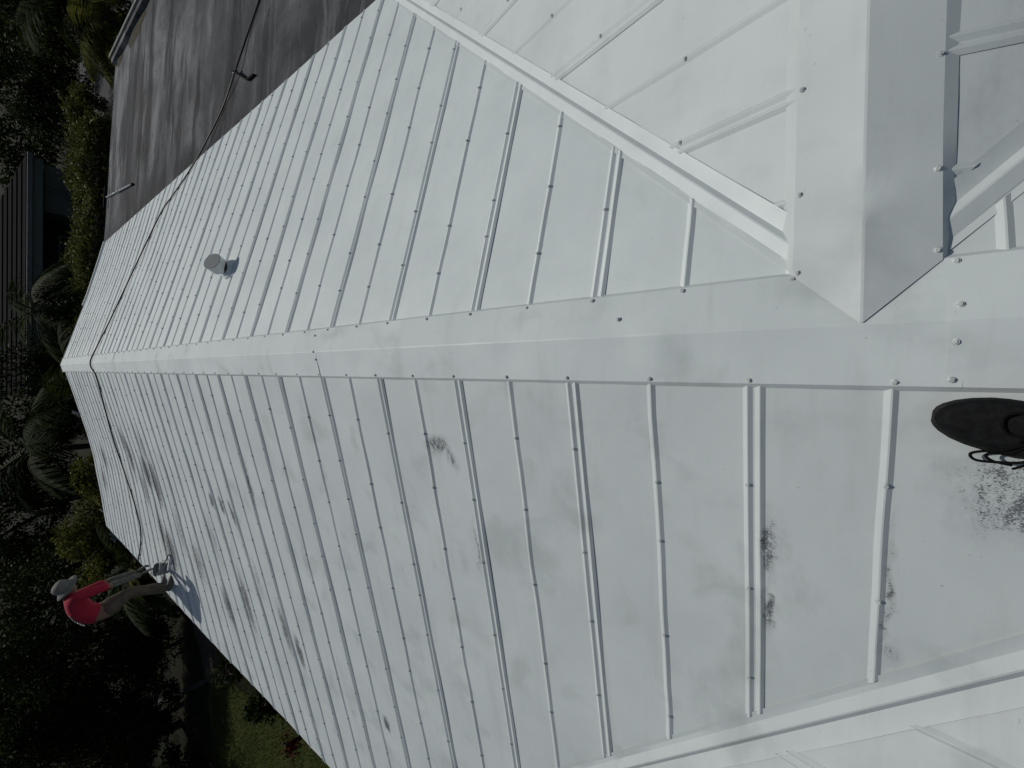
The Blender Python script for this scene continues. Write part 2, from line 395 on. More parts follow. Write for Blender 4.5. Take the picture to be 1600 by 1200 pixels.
# ridge caps --------------------------------------------------------
def cap_piece(y0, y1, wl, wr, lift, mapf=None, P1=PL, P2=PR, dents=(), seed=0, lip=.011, tip=None, zw=0.0, mat=None):
    """folded cap with turned-down edges; cross-section from left lip to right lip, length y0..y1"""
    mapf = mapf or (lambda a, b, z: (b, a, z))
    sec = []
    for s, wdt, P in ((-1, wl, P1), (1, wr, P2)):
        pts = [(wdt+lip, None), (wdt, 0), (wdt*.83, 0), (wdt*.66, .0), (wdt*.5, 0), (wdt*.33, .0), (wdt*.17, 0), (wdt*.02, .0005)]
        row = [(s*b, prof(b, P), dz) for b, dz in pts]
        sec.append(row)
    L = sec[0] + sec[1][::-1]
    n = max(2, int((y1-y0)/.035)); v, f = [], []; nc = len(L)
    for j in range(n+1):
        for i, (b, z, dl) in enumerate(L):
            ys = y0
            if tip is not None: ys = y0 + abs(b)        # mitred end
            y = ys + (y1-ys)*j/n
            dz = .004*lap(b*3, y*1.4, seed+.7, 1.7)
            for (dx, dy, rr, dd) in dents:
                q = ((b-dx)**2+(y-dy)**2)/rr**2; dz -= dd*math.exp(-q)
            if i in (0, nc-1): dz = .0015*lap(y*5, b, seed+5, 2.2)+.0005
            v.append(mapf(y, b, z+dz+(zw+.0030 if dl is None else dl+(lift(y) if callable(lift) else lift))))
    for j in range(n):
        for i in range(nc-1):
            f.append((j*nc+i, j*nc+i+1, (j+1)*nc+i+1, (j+1)*nc+i))
    a, b_, c = Vector(v[0]), Vector(v[1]), Vector(v[nc])
    if (b_-a).cross(c-a).z < 0: f = [q[::-1] for q in f]
    return mesh_obj('ridge_cap', v, f, mat or M_CAP, HOUSE, 14)
WL, WR, LIFT = .1555, .1503, .0185
DN = [(-.045, .52, .06, .006), (.02, .58, .10, .004), (-.06, 1.02, .07, .006), (-.07, .30, .09, .005), (.05, 1.9, .1, .004), (-.07, 2.1, .08, .005)]
caps = [cap_piece(-3.6, -.255, WL, WR, LIFT+.0015, seed=1), cap_piece(-.285, 2.60, WL, WR, LIFT, dents=DN, seed=2)]
yy = 2.57; i = 3
while yy < YE_R-.3:
    y1 = min(yy+3.02, YE_R-.12); caps.append(cap_piece(yy, y1, WL, WR, LIFT+.0008*(i % 2), seed=i, dents=[(random.uniform(-.1,.1), random.uniform(yy, y1), .12, .004) for _ in range(4)])); yy += 2.99; i += 1
XD = [(.0, .34, .035, .011), (.05, .33, .05, .006), (-.06, .38, .06, .004), (-.05, 1.2, .1, .004)]
XL = lambda x: .0215-.0330*min(1, max(0, x-.15)/.32)
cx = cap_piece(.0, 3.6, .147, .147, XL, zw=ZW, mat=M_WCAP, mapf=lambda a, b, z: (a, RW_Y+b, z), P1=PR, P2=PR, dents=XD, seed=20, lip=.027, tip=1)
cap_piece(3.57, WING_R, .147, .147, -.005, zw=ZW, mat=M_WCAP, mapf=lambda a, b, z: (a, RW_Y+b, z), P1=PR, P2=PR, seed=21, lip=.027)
cap_piece(.0, WING_L, .150, .150, .021, mapf=lambda a, b, z: (-a, LW_Y+b, z), P1=PL, P2=PL, seed=22, tip=1)
cap_screws = []
for k in range(-8, 46):
    y = YL+k*S
    if y < YE_L-.1 and not (-1.5 < y < -1.0): cap_screws.append((Vector((-WL+.010, y+(.012 if k % 2 else 0), prof(WL-.01, PL)+LIFT+.001)), caps[0]))
    y = YR+k*S
    if y < YE_R-.1 and abs(y-RW_Y) > .13: cap_screws.append((Vector((WR-.010, y+(.012 if k % 2 else 0), prof(WR-.01, PR)+LIFT+.001)), caps[0]))
for x, y in ((.034,-.272),(-.051,-.267),(-.138,-.266),(.109,2.625),(.0,2.59),(-.05,2.58),(.061,.547)):
    cap_screws.append((Vector((x, y, prof(abs(x), PL if x < 0 else PR)+LIFT+.003)), caps[0]))
for x in (.171, .373, .655, .978, 1.265, 1.59):
    cap_screws.append((Vector((x, RW_Y-.138, prof(.138, PR)+XL(x)+.001)), cx))
for x in (.135, .36, .66, .978, 1.265, 1.59):
    cap_screws.append((Vector((x+.02, RW_Y+.136, prof(.136, PR)+XL(x+.02)+.001)), cx))

# valley flashings (pan with a raised centre rib) -------------------------
def valley(p0, dirx, diry, length, t, zw, mat, wm, ww, start=.16):
    """W-shaped valley pan along the 45 degree plan direction (dirx, diry); z follows the higher of the two roof planes"""
    v, f = [], []; n = int(length/.05); q = 1/math.sqrt(2)
    # wing side (steep face of the centre rib) -> main roof side (gentle face)
    offs = [(-ww, .0062), (-ww+.020, .0034), (-.0165, .0036), (.0005, .0200), (.0055, .0200), (.038, .0062), (wm-.018, .0036), (wm, .0050)]
    if dirx*diry < 0: offs = [(-o, h) for o, h in reversed(offs)]
    for j in range(n+1):
        d = start + (length-start)*j/n
        for o, h in offs:
            x = p0[0] + dirx*d*q - diry*o*q; y = p0[1] + diry*d*q + dirx*o*q
            z = max(-t*abs(x), -t*abs(y-p0[1])+zw) + h
            if abs(o) > .039: z += .008*max(0, lap(x*3, y*3, 2.2, 1.9))
            v.append((x, y, z))
    nc = len(offs)
    for j in range(n):
        for i in range(nc-1): f.append((j*nc+i, (j+1)*nc+i, (j+1)*nc+i+1, j*nc+i+1))
    a, b_, c = Vector(v[0]), Vector(v[f[0][1]]), Vector(v[f[0][2]])
    if (b_-a).cross(c-a).z < 0: f = [x[::-1] for x in f]
    return mesh_obj('valley_flashing', v, f, mat, HOUSE, 11)
valley((VOFF, RW_Y), 1, 1, 3.1*1.414, .2587, ZW, M_RIGHT, .060, .060)
valley((VOFF, RW_Y), 1, -1, 3.1*1.414, .2587, ZW, M_LEFT, .060, .060)
valley((0, LW_Y), -1, 1, EL*1.414, .2427, 0, M_LEFT, .072, .070)
valley((0, LW_Y), -1, -1, EL*1.414, .2427, 0, M_LEFT, .072, .070)

# screws -----------------------------------------------------------------
def screw_geo(seed):
    v, f = [], []; rnd = random.Random(seed)
    def ring(r, z, n=8): 
        s = len(v); v.extend([(r*math.cos(2*math.pi*i/n), r*math.sin(2*math.pi*i/n), z) for i in range(n)]); return s
    rs = [ring(.0080, 0), ring(.0074, .0018), ring(.0046, .0026), ring(.0043, .0062)]
    for a, b in zip(rs, rs[1:]):
        for i in range(8): f.append((a+i, a+(i+1) % 8, b+(i+1) % 8, b+i))
    f.append(tuple(rs[-1]+i for i in range(8))); return v, f
SV, SF = screw_geo(1)
sme = bpy.data.meshes.new('roof_screw'); sme.from_pydata(SV, [], SF); sme.materials.append(M_SCREW)
allscr = cap_screws + screw_pts
def vis(p):
    d = p - CAM; z = d.dot(fw)
    if z < .1: return False
    x = 800+F_PX*d.dot(dn)/z; y = 600-F_PX*d.dot(rt)/z
    return -40 < x < 1640 and -40 < y < 1240
allscr.sort(key=lambda s: (not vis(s[0]), (s[0]-CAM).length))
for p, own in allscr[:290]:
    o = bpy.data.objects.new('roof_screw', sme); COL.objects.link(o); o.parent = own
    o.location = p; o.rotation_euler = (random.uniform(-.12, .12), random.uniform(-.12, .12)+(.24 if p.x > 0 else -.24), random.uniform(0, 6))
v, f = [], []
for p, own in allscr[290:]:
    n = len(v); v += [(x*1.15+p.x, y*1.15+p.y, z*1.3+p.z) for x, y, z in SV]; f += [tuple(i+n for i in q) for q in SF]
o = mesh_obj('roof_screw', v, f, M_SCREW, HOUSE); o['kind'] = 'stuff'

# far gable trim, eave fascia, walls ---------------------------------------
def strip_along(name, pts, wdt, hgt, mat, parent):
    v, f = [], []
    for i in range(len(pts)-1):
        a, b = Vector(pts[i]), Vector(pts[i+1]); n = len(v)
        for p in (a, b):
            v += [(p.x, p.y, p.z), (p.x, p.y+wdt, p.z), (p.x, p.y+wdt, p.z-hgt), (p.x, p.y, p.z-hgt)]
        f += [(n,n+4,n+5,n+1),(n+1,n+5,n+6,n+2),(n+2,n+6,n+7,n+3),(n+3,n+7,n+4,n)]
        if i == 0: f.append((n, n+1, n+2, n+3))
        if i == len(pts)-2: f.append((n+7, n+6, n+5, n+4))
    return mesh_obj(name, v, f, mat, parent)
strip_along('rake_trim', [(b, YE_R+.002, prof(b, PR, 14)+.034) for b in (1.45, 1.75, 2.4, 3.08)], .07, .14, M_FLASH, HOUSE)
strip_along('rake_board', [(b, YE_R-.05, prof(b, PR, 14)-.012) for b in (0, .9, 1.75, 2.4, 3.0)], .03, .16, M_TRIM, HOUSE)
strip_along('rake_board', [(-b, YE_L-.05, prof(b, PL, 14)-.012) for b in (0, .9, 1.6, 2.2, 3.0, 3.85)], .03, .16, M_TRIM, HOUSE)
v, f = [], []
ys = [3.4+i*(YE_L-.06-3.4)/24 for i in range(25)]
for y in ys:
    e = eaveL(y); z = prof(e, PL, y); v += [(-e+.05, y, z-.014), (-e+.09, y, z-.014), (-e+.09, y, z-.19), (-e+.05, y, z-.19)]
for i in range(24):
    for q in range(4): f.append((i*4+q, i*4+(q+1) % 4, (i+1)*4+(q+1) % 4, (i+1)*4+q))
f += [(3,2,1,0), (96,97,98,99)]
mesh_obj('eave_board', v, f, M_TRIM, HOUSE)
v, f = [], []; box(v, f, -3.35, 2.7, -6, 13.3, GZ, -.98)
mesh_obj('wall', v, f, M_WALL, HOUSE)
v, f = [], []
n = len(v); v += [(-3.35, 13.3, -.975), (2.7, 13.3, -.975), (0, 13.3, -.06), (-3.35, 13.1, -.975), (2.7, 13.1, -.975), (0, 13.1, -.06)]
f += [(0,1,2),(5,4,3),(0,3,4,1),(1,4,5,2),(2,5,3,0)]
mesh_obj('gable_wall', v, f, M_WALL, HOUSE)
box_obj('wing_wall', (2.75, 6.8, -2.9, 2.6, GZ, -1.0), M_WALL, HOUSE)
box_obj('wing_wall', (-6.6, -3.4, -4.7, 2.1, GZ, -1.2), M_WALL, HOUSE)
# scraps of torn trim at the far left rake
for px, py, s in ((105, 590, .05), (119, 644, .08), (136, 691, .06), (152, 745, .07), (160, 800, .10), (168, 830, .12), (174, 845, .09)):
    p = at(px+3, py, YE_L+.02); v, f = [], []
    for q in range(3):
        c = Vector((random.uniform(-s, s), random.uniform(-.02, .03), random.uniform(-s, s*.6)))
        e = Vector((random.uniform(.4, 1)*s, random.uniform(-.3, .3)*s, random.uniform(-.6, .6)*s)); g2 = Vector((random.uniform(-.3, .3)*s, .3*s, random.uniform(.3, .8)*s))
        n = len(v); th = Vector((0, .006, 0))
        for t in (Vector((0, 0, 0)), th):
            v += [p+c-e+t, p+c-g2*.6+t, p+c+e+t, p+c+g2+t]
        f += [(n,n+1,n+2,n+3),(n+7,n+6,n+5,n+4),(n,n+4,n+5,n+1),(n+1,n+5,n+6,n+2),(n+2,n+6,n+7,n+3),(n+3,n+7,n+4,n)]
    mesh_obj('torn_trim', v, f, simple('weathered_trim', c4(.16,.17,.17), .8) if px == 105 else bpy.data.materials['weathered_trim'], HOUSE)

# ------------------------------------------------------------------ concrete flat roof beside the metal roof
ANX = thing('concrete_roof', (5.4, 8.5, GZ), 'stained grey concrete flat roof beside the white metal roof', 'roof')
def cz(x, y=14.0): return -.757 - .04*(x-3.08) - .115*(1-warp(y))
v, f = [], []; nx, ny = 24, 60; X0, X1, Y0, Y1 = 2.72, 7.75, 2.3, 14.45
for j in range(ny+1):
    for i in range(nx+1):
        x = X0+(X1-X0)*i/nx; y = Y0+(Y1-Y0)*j/ny
        yy = y + (.06*lap(x, 3, 3, 2) if j == ny else 0)
        v.append((x, yy, cz(x, y)+.008*lap(x, y, .2, .9)))
W_ = nx+1
for j in range(ny):
    for i in range(nx): f.append((j*W_+i, j*W_+i+1, (j+1)*W_+i+1, (j+1)*W_+i))
n = len(v)   # underside / rim
rim = [i for i in range(W_)] + [j*W_+nx for j in range(1, ny+1)] + [ny*W_+i for i in range(nx-1, -1, -1)] + [j*W_ for j in range(ny-1, 0, -1)]
v += [(v[i][0], v[i][1], v[i][2]-.16) for i in rim]
for q in range(len(rim)):
    q2 = (q+1) % len(rim); f.append((rim[q], n+q, n+q2, rim[q2]))
f.append(tuple(n+q for q in reversed(range(len(rim)))))
mesh_obj('slab', v, f, M_CONC, ANX)
ramp_obj('edge_kerb', (7.60, 7.72, 2.3, 14.30, -.02, .10), M_CONC, ANX)
ramp_obj('edge_trim', (7.76, 7.84, 2.3, 14.42, -.10, .13), M_TRIM, ANX)
box_obj('wall', (3.0, 7.4, 2.6, 13.9, GZ, -1.25), M_WALL, ANX)
# rotten leaf litter in the gutter corner
v, f = [], []
for (x, y, rx, ry) in ((7.50, 12.3, .16, .75), (7.54, 13.9, .11, .28)):
    n = len(v); v.append((x, y, cz(x)+.05))
    for i in range(24):
        a = 2*math.pi*i/24; rr = 1+.25*lap(math.cos(a), math.sin(a), y, 1.7)
        v.append((min(x+rx*rr*math.cos(a), 7.597), y+ry*rr*math.sin(a), cz(x)+.006))
    f += [(n, n+1+i, n+1+(i+1) % 24) for i in range(24)]
o = mesh_obj('leaf_litter', v, f, simple('rotten_litter', c4(.045,.042,.022), .95, 0, .6, 14), ANX); o['kind'] = 'stuff'

# ------------------------------------------------------------------ cable over the roof, its bracket, the pole
def hit(px, py, zf, off):
    d = ray(px, py); lo = None; t = 1.0
    while t < 60:
        p = CAM + d*t
        if p.z < zf(p) + off: return p
        t *= 1.002
    return p
zR = lambda p: prof(p.x, PR, p.y); zL = lambda p: prof(-p.x, PL, p.y); zC = lambda p: cz(p.x, p.y)
b0 = hit(392, 121, zC, .0)           # foot of the bracket
tipp = hit(367, 112, zC, .055)
p_top = hit(405, 0, zC, .015); p_mid = hit(388, 50, zC, .02)
cab = [p_top + (p_top-p_mid)*3, p_top, p_mid, tipp, hit(345, 175, zC, .02)]
cab += [hit(px, py, zR, .022) for px, py in ((305,252),(270,305),(250,335),(200,440),(172,500),(152,540))]
cab.append(Vector((0.0, cab[-1].y-.02, .030)))
cab += [hit(px, py, zL, .022) for px, py in ((149,585),(157,612),(175,680),(190,725),(205,770),(215,805),(220,830),(219,858),(216,872))]
e_ = cab[-1]; cab += [e_+Vector((-.14, .12, -.06)), e_+Vector((-.22, .2, -.4)), e_+Vector((-.25, .25, -.9)), e_+Vector((-.3, .3, -1.8))]
tag(tube_obj('cable', smooth_path(cab, 7), .0105, M_BLACK, None, 7), 'black cable running across the roof over the ridge', 'cable')
BR = thing('cable_bracket', b0, 'bent black metal bracket holding the cable on the concrete roof', 'bracket')
e1 = hit(388, 125, zC, .02)
def bar(a, b, wdt, th, name, par, mat):
    a, b = Vector(a), Vector(b); t = (b-a).normalized(); s = t.cross(Vector((.3, -1, .1))).normalized(); q = t.cross(s)
    v = [p + s*wdt*i + q*th*j for p in (a, b) for i, j in ((-.5,-.5),(.5,-.5),(.5,.5),(-.5,.5))]
    return mesh_obj(name, v, [(0,1,2,3),(7,6,5,4),(0,4,5,1),(1,5,6,2),(2,6,7,3),(3,7,4,0)], mat, par)
bar(e1, tipp+Vector((0, 0, .01)), .065, .02, 'arm', BR, M_BAR)
ft = hit(398, 117, zC, .018)
bar(e1+Vector((0, 0, .0)), ft, .06, .02, 'foot', BR, M_BAR)
tube_obj('clamp', [tipp+Vector((0, -.05, .0)), tipp+Vector((0, .05, .0))], .018, M_ALU, BR, 8)
PO = thing('roller_pole', (3.817, 11.579, cz(3.8)), 'long metal roller pole with a crosspiece lying on the concrete roof', 'pole')
pa, pb = Vector((3.817, 11.579, cz(3.8)+.035)), Vector((4.208, 14.25, cz(4.2)+.05))
tube_obj('pole', [pa, pa.lerp(pb, .02), pa.lerp(pb, .5)], .019, M_ALU, PO, 10); tube_obj('inner_pole', [pa.lerp(pb, .49), pb], .0145, M_ALU, PO, 10)
tube_obj('grip', [pa-(pb-pa).normalized()*.02, pa.lerp(pb, .05)], .024, M_BLACK, PO, 10)
tube_obj('collar', [pa.lerp(pb, .48), pa.lerp(pb, .51)], .028, simple('pale_plastic', c4(.5,.5,.48), .5), PO, 10)
tube_obj('crosspiece', [(4.47, 14.20, cz(4.4)+.06), (3.95, 14.27, cz(4.0)+.06)], .032, M_BAR, PO, 10)

# ------------------------------------------------------------------ vent on the right slope
VB = Vector((.90, 4.74, prof(.90, PR)))
VE = thing('roof_vent', VB, 'round white metal hood vent sticking out of the right roof slope', 'vent')
nrm = Vector((.25, 0, 1)).normalized()
v, f = [], []
tube(v, f, [VB-nrm*.02, VB+nrm*.012, VB+nrm*.04], [.110, .106, .078], 24)
mesh_obj('flashing_collar', v, f, M_FLASH, VE, 30)
tube_obj('stem', [VB+nrm*.02, VB+nrm*.115], .070, M_GALV, VE, 24, 40)
v, f = [], []
for i in range(13):
    a = R(205+10*i); d_ = Vector((math.cos(a), math.sin(a), 0))
    v += [VB + nrm*.045 + d_*.0715, VB + nrm*.088 + d_*.0715]
f = [(2*i, 2*i+2, 2*i+3, 2*i+1) for i in range(12)]
mesh_obj('dark_band', v, f, M_DARK, VE, True)  # dark band around the near side of the stem
ax = Vector((.34, -.42, .84)).normalized()
hc = VB + nrm*.120
v, f = [], []
tube(v, f, [hc-ax*.055, hc-ax*.050, hc+ax*.046], [.080, .086, .090], 32)
mesh_obj('hood', v, f, M_GALV, VE, 40)
v, f = [], []
tube(v, f, [hc+ax*.0465, hc+ax*.050], [.086, .085], 32)
mesh_obj('hood_face', v, f, M_VENTCAP, VE, 40)
# ------------------------------------------------------------------ photographer's shoe
SH = thing('shoe', (-.24, -.37, prof(.24, PL)), 'black lace-up shoe standing beside the ridge cap', 'shoe')
M_SHOE = simple('black_canvas', c4(.0075,.008,.0085), .8, 0, .5, 60, .12)
M_SOLE = simple('black_rubber_sole', c4(.014,.0145,.015), .7, 0, .3, 40, .2)
M_LACE = simple('black_lace', c4(.006), .9, 0, .3, 200, .05)
sh_o = Vector((-.229, -.243, 0)); sdir = Vector((-.06, -1, 0)).normalized(); sside = Vector((1, -.06, 0)).normalized()
def shp(t, s, h):    # t metres back from the toe, s sideways (+ = towards the ridge), h above the sheet
    p = sh_o + sdir*t + sside*s; return (p.x, p.y, prof(-p.x, PL)+.004+h)
ST = [ # t, centre, half width inner (towards the ridge), outer, height
 (.000, .002, .008, .008, .030), (.005, .002, .020, .019, .040), (.015, .001, .031, .030, .048), (.035, -.001, .044, .043, .055), (.06, -.003, .0535, .053, .061), (.09, -.005, .060, .060, .068), (.115, -.007, .0615, .0635, .076),
 (.14, -.010, .059, .065, .086), (.165, -.012, .054, .063, .096), (.19, -.014, .049, .059, .103), (.22, -.015, .046, .055, .108), (.26, -.015, .044, .050, .112), (.295, -.015, .036, .040, .110), (.31, -.015, .020, .022, .092)]
def loft(secs, name, mat, z0f, top=True):
    v, f = [], []; nn = 14
    for (t, c, wi, wo, h) in secs:
        for i in range(nn+1):
            a = math.pi*i/nn; cs, sn = math.cos(a), math.sin(a)
            wd = (wi if cs > 0 else wo)*.95
            v.append(shp(t, c + wd*(abs(cs)**.62)*(1 if cs > 0 else -1), z0f(t) + (h-z0f(t))*(sn**.72)))
    for j in range(len(secs)-1):
        for i in range(nn):
            a = j*(nn+1)+i; f.append((a, a+1, a+nn+2, a+nn+1))
    f.append(tuple(range(nn+1))); f.append(tuple(reversed(range((len(secs)-1)*(nn+1), len(secs)*(nn+1)))))
    return mesh_obj(name, v, f, mat, SH, True)
up = loft(ST, 'upper', M_SHOE, lambda t: .018)
v, f = [], []; ring = []
for (t, c, wi, wo, h) in ST: ring.append((t-.003, c+wi*.95+.005))
for (t, c, wi, wo, h) in reversed(ST): ring.append((t-.003, c-wo*.95-.005))
n = len(ring)
for hh, sc in ((0, .97), (.010, 1.0), (.026, 1.0), (.030, .95)):
    for (t, s) in ring: v.append(shp(.155+(t-.155)*sc, s*sc, hh))
for L_ in range(3):
    for i in range(n): f.append((L_*n+i, L_*n+(i+1) % n, (L_+1)*n+(i+1) % n, (L_+1)*n+i))
f.append(tuple(range(3*n, 4*n))); f.append(tuple(reversed(range(n))))
mesh_obj('sole', v, f, M_SOLE, SH)
# toe cap seam, tongue, eyestay, laces
v, f = [], []
for j, t in enumerate((.115, .135, .16, .19, .22, .25)):
    hh = (.083, .093, .105, .116, .124, .130)[j]
    for s in (-.022, -.012, 0, .012, .022): v.append(shp(t, -.005+s, hh-abs(s)*.25))
for j in range(5):
    for i in range(4): a = j*5+i; f.append((a, a+5, a+6, a+1))
n0 = len(v); v += [(x, y, z-.006) for x, y, z in v]; f += [tuple(n0+i for i in q[::-1]) for q in f]
mesh_obj('tongue', v, f, M_SHOE, SH, True)
for j, t in enumerate((.125, .15, .175, .20)):
    hh = .092+.011*j
    tube_obj('lace', smooth_path([shp(t, .030, hh-.012), shp(t+.004, 0, hh+.006), shp(t, -.036, hh-.013)], 4), .0030, M_LACE, SH, 6)
tube_obj('lace', smooth_path([shp(.140, -.030, .088), shp(.110, -.055, .070), shp(.075, -.070, .045), shp(.067, -.080, .034), shp(.080, -.092, .028), shp(.112, -.090, .034), shp(.145, -.078, .060), shp(.160, -.040, .096)], 6), .0031, M_LACE, SH, 7)
tube_obj('lace', smooth_path([shp(.145, -.030, .090), shp(.118, -.062, .066), shp(.094, -.070, .046), shp(.092, -.080, .036), shp(.108, -.090, .030), shp(.135, -.094, .027)], 6), .0029, M_LACE, SH, 7)
tube_obj('lace', smooth_path([shp(.160, -.040, .097), shp(.154, -.070, .07), shp(.146, -.090, .045), shp(.138, -.102, .026)], 5), .0029, M_LACE, SH, 7)
tube_obj('lace', smooth_path([shp(.150, .01, .100), shp(.112, .028, .092), (shp(.095, .012, .078)), shp(.105, -.02, .082), shp(.150, -.02, .098)], 6), .0030, M_LACE, SH, 7)

# ------------------------------------------------------------------ painter in red at the left eave
def skin_mesh(name, nodes, edges, mat, parent, sub=2, root=0, mats=None):
    me = bpy.data.meshes.new(name); me.from_pydata([tuple(n[0]) for n in nodes], edges, [])
    o = bpy.data.objects.new(name, me); COL.objects.link(o)
    sm = o.modifiers.new('s', 'SKIN')
    for i, n in enumerate(nodes):
        r = n[1] if isinstance(n[1], tuple) else (n[1], n[1])
        me.skin_vertices[0].data[i].radius = r; me.skin_vertices[0].data[i].use_root = (i == root)
    ss = o.modifiers.new('u', 'SUBSURF'); ss.levels = sub; ss.render_levels = sub
    dg = bpy.context.evaluated_depsgraph_get(); ev = o.evaluated_get(dg)
    nm = bpy.data.meshes.new_from_object(ev); bpy.data.objects.remove(o); bpy.data.meshes.remove(me)
    nm.name = name; nm.materials.clear(); nm.materials.append(mat)
    nm.polygons.foreach_set('use_smooth', [True]*len(nm.polygons))
    return link(name, nm, parent)
PY = 8.80
foot = Vector((-3.78, PY, prof(3.78, PL, PY)+.02))
PE = thing('person', foot, 'person in red shirt and pale hat crouching over the roof edge to paint', 'person')
M_SKIN = simple('skin', c4(.22, .12, .08), .6, 0, .1, 20)
M_RED = simple('red_shirt', c4(.34, .010, .030), .8, 0, .15, 14)
M_PANT = simple('khaki_work_trousers', c4(.115, .088, .064), .9, 0, .3, 10)
M_SLEEVE = simple('paint_spattered_cloth', c4(.13, .125, .115), .9, 0, .45, 22)
M_HAT = simple('pale_cloth_hat', c4(.16, .157, .142), .9, 0, .12, 12)
J = lambda px, py, dy=0: at(px, py, PY+dy)
hip = J(163, 955); sh_c = J(112, 938); head = J(113, 916, -.02); neck = J(109, 928)
chest = J(124, 953); belly = J(143, 960)
kneeN, kneeF = J(203, 924, -.10), J(200, 928, .16)
ankN = Vector((-3.80, PY-.12, prof(3.8, PL, PY)+.07)); ankF = Vector((-3.86, PY+.22, prof(3.86, PL, PY)+.07))
shN, shF = J(117, 934, -.20), J(114, 934, .20)
elN, elF = J(172, 915, -.24), J(166, 909, .20)
wrN, wrF = J(222, 897, -.10), J(214, 893, .14)
toeN, toeF = ankN+Vector((.17, -.02, -.045)), ankF+Vector((.17, .02, -.045))
nodes = [(hip, .12), (belly, .125), (chest, .13), (sh_c, .11), (neck, .06), (head+Vector((0, 0, .02)), .088), (head+Vector((.02, 0, .09)), .082),
 (shN, .06), (elN, .043), (wrN, .030), (shF, .06), (elF, .043), (wrF, .030),
 (kneeN, .068), (ankN, .044), (toeN, .036), (kneeF, .068), (ankF, .044), (toeF, .036),
 (hip+Vector((.02, -.10, -.03)), .10), (hip+Vector((.02, .10, -.03)), .10)]
edges = [(0,1),(1,2),(2,3),(3,4),(4,5),(5,6),(3,7),(7,8),(8,9),(3,10),(10,11),(11,12),(0,19),(19,13),(13,14),(14,15),(0,20),(20,16),(16,17),(17,18)]
skin_mesh('body', nodes, edges, M_SKIN, PE)
skin_mesh('shirt', [(belly.lerp(hip, .75), .160), (belly, .163), (chest, .165), (sh_c, .135), (neck.lerp(sh_c, .4), .075), (shN, .082), (shN.lerp(elN, .55), .070), (elN, .058), (shF, .082), (shF.lerp(elF, .55), .070), (elF, .058)],
          [(0,1),(1,2),(2,3),(3,4),(3,5),(5,6),(6,7),(3,8),(8,9),(9,10)], M_RED, PE)
skin_mesh('trousers', [(belly.lerp(hip, .35), .150), (hip, .158), (hip+Vector((.03, -.10, -.03)), .125), (kneeN, .090), (kneeN.lerp(ankN, .5), .078), (ankN+Vector((0, 0, .0)), .070), (hip+Vector((.03, .10, -.03)), .125), (kneeF, .090), (kneeF.lerp(ankF, .5), .078), (ankF, .070)],
          [(0,1),(1,2),(2,3),(3,4),(4,5),(1,6),(6,7),(7,8),(8,9)], M_PANT, PE)
for a, b in ((elN, wrN), (elF, wrF)):
    skin_mesh('sleeve', [(a, .054), (a.lerp(b, .5), .046), (b, .038)], [(0,1),(1,2)], M_SLEEVE, PE)
def hand(wr, tgt):
    t = (tgt-wr).normalized(); s = t.cross(Vector((0, 0, 1))).normalized(); u = s.cross(t)
    nd = [(wr, .028), (wr+t*.05, (.036, .020)), (wr+t*.085, (.036, .018))]; ed = [(0,1),(1,2)]
    for i, (o, L_) in enumerate(((-.030, .065), (-.010, .078), (.010, .074), (.030, .058))):
        b = len(nd); nd += [(wr+t*.10+s*o, .0095), (wr+t*(.10+L_*.5)+s*o-u*.012, .0088), (wr+t*(.10+L_*.75)+s*o-u*.04, .0078)]
        ed += [(2, b), (b, b+1), (b+1, b+2)]
    b = len(nd); nd += [(wr+t*.045+s*.042, .011), (wr+t*.075+s*.058-u*.02, .0095)]; ed += [(1, b), (b, b+1)]
    return skin_mesh('hand', nd, ed, M_SLEEVE, PE, 1)
hand(wrN, wrN+Vector((.12, .02, -.30))); hand(wrF, wrF+Vector((.15, 0, -.28)))
for a, t in ((ankN, toeN), (ankF, toeF)):
    skin_mesh('boot', [(a+Vector((-.05, 0, -.02)), .045), (a+Vector((.02, 0, -.005)), .055), (t, .046), (t+Vector((.06, 0, -.005)), .036)], [(0,1),(1,2),(2,3)], M_SLEEVE, PE, 1)
# hat: crown with drooping brim, tilted forward
v, f = [], []; nn = 24
tl = Matrix.Rotation(R(32), 3, 'Y')
hb = head + Vector((.01, 0, .085))
for r_, z_ in ((.005, .115), (.05, .112), (.082, .095), (.096, .055), (.100, .012), (.104, .0), (.135, -.018), (.165, -.040), (.163, -.046), (.13, -.026), (.098, -.008)):
    for i in range(nn):
        a = 2*math.pi*i/nn; wv = 1+.03*math.sin(3*a)
        v.append(hb + tl @ Vector((r_*wv*math.cos(a)*1.08, r_*wv*math.sin(a), z_+(.012*math.sin(2*a+.5) if r_ > .12 else 0))))
for j in range(10):
    for i in range(nn): f.append((j*nn+i, j*nn+(i+1) % nn, (j+1)*nn+(i+1) % nn, (j+1)*nn+i))
f.append(tuple(range(nn-1, -1, -1)))
mesh_obj('hat', v, f, M_HAT, PE, True)
# face details under the brim
fdir = (tl @ Vector((1, 0, 0))).normalized()
fc = head + Vector((.01, 0, .045)); sidev = Vector((0, 1, 0)); upv = fdir.cross(sidev)*-1
skin_mesh('nose', [(fc+fdir*.078, .010), (fc+fdir*.102-upv*.022, .013)], [(0,1)], M_SKIN, PE, 1)
for s in (-1, 1):
    tube_obj('ear', [fc+sidev*s*.082, fc+sidev*s*.096+upv*.004], [.026, .020], M_SKIN, PE, 8)
    tube_obj('eye', [fc+fdir*.080+sidev*s*.032, fc+fdir*.088+sidev*s*.032], .010, M_DARK, PE, 8)
tube_obj('mouth', [fc+fdir*.086-upv*.052-sidev*.024, fc+fdir*.090-upv*.054, fc+fdir*.086-upv*.052+sidev*.024], .006, simple('lip', c4(.16,.06,.05), .6), PE, 6)
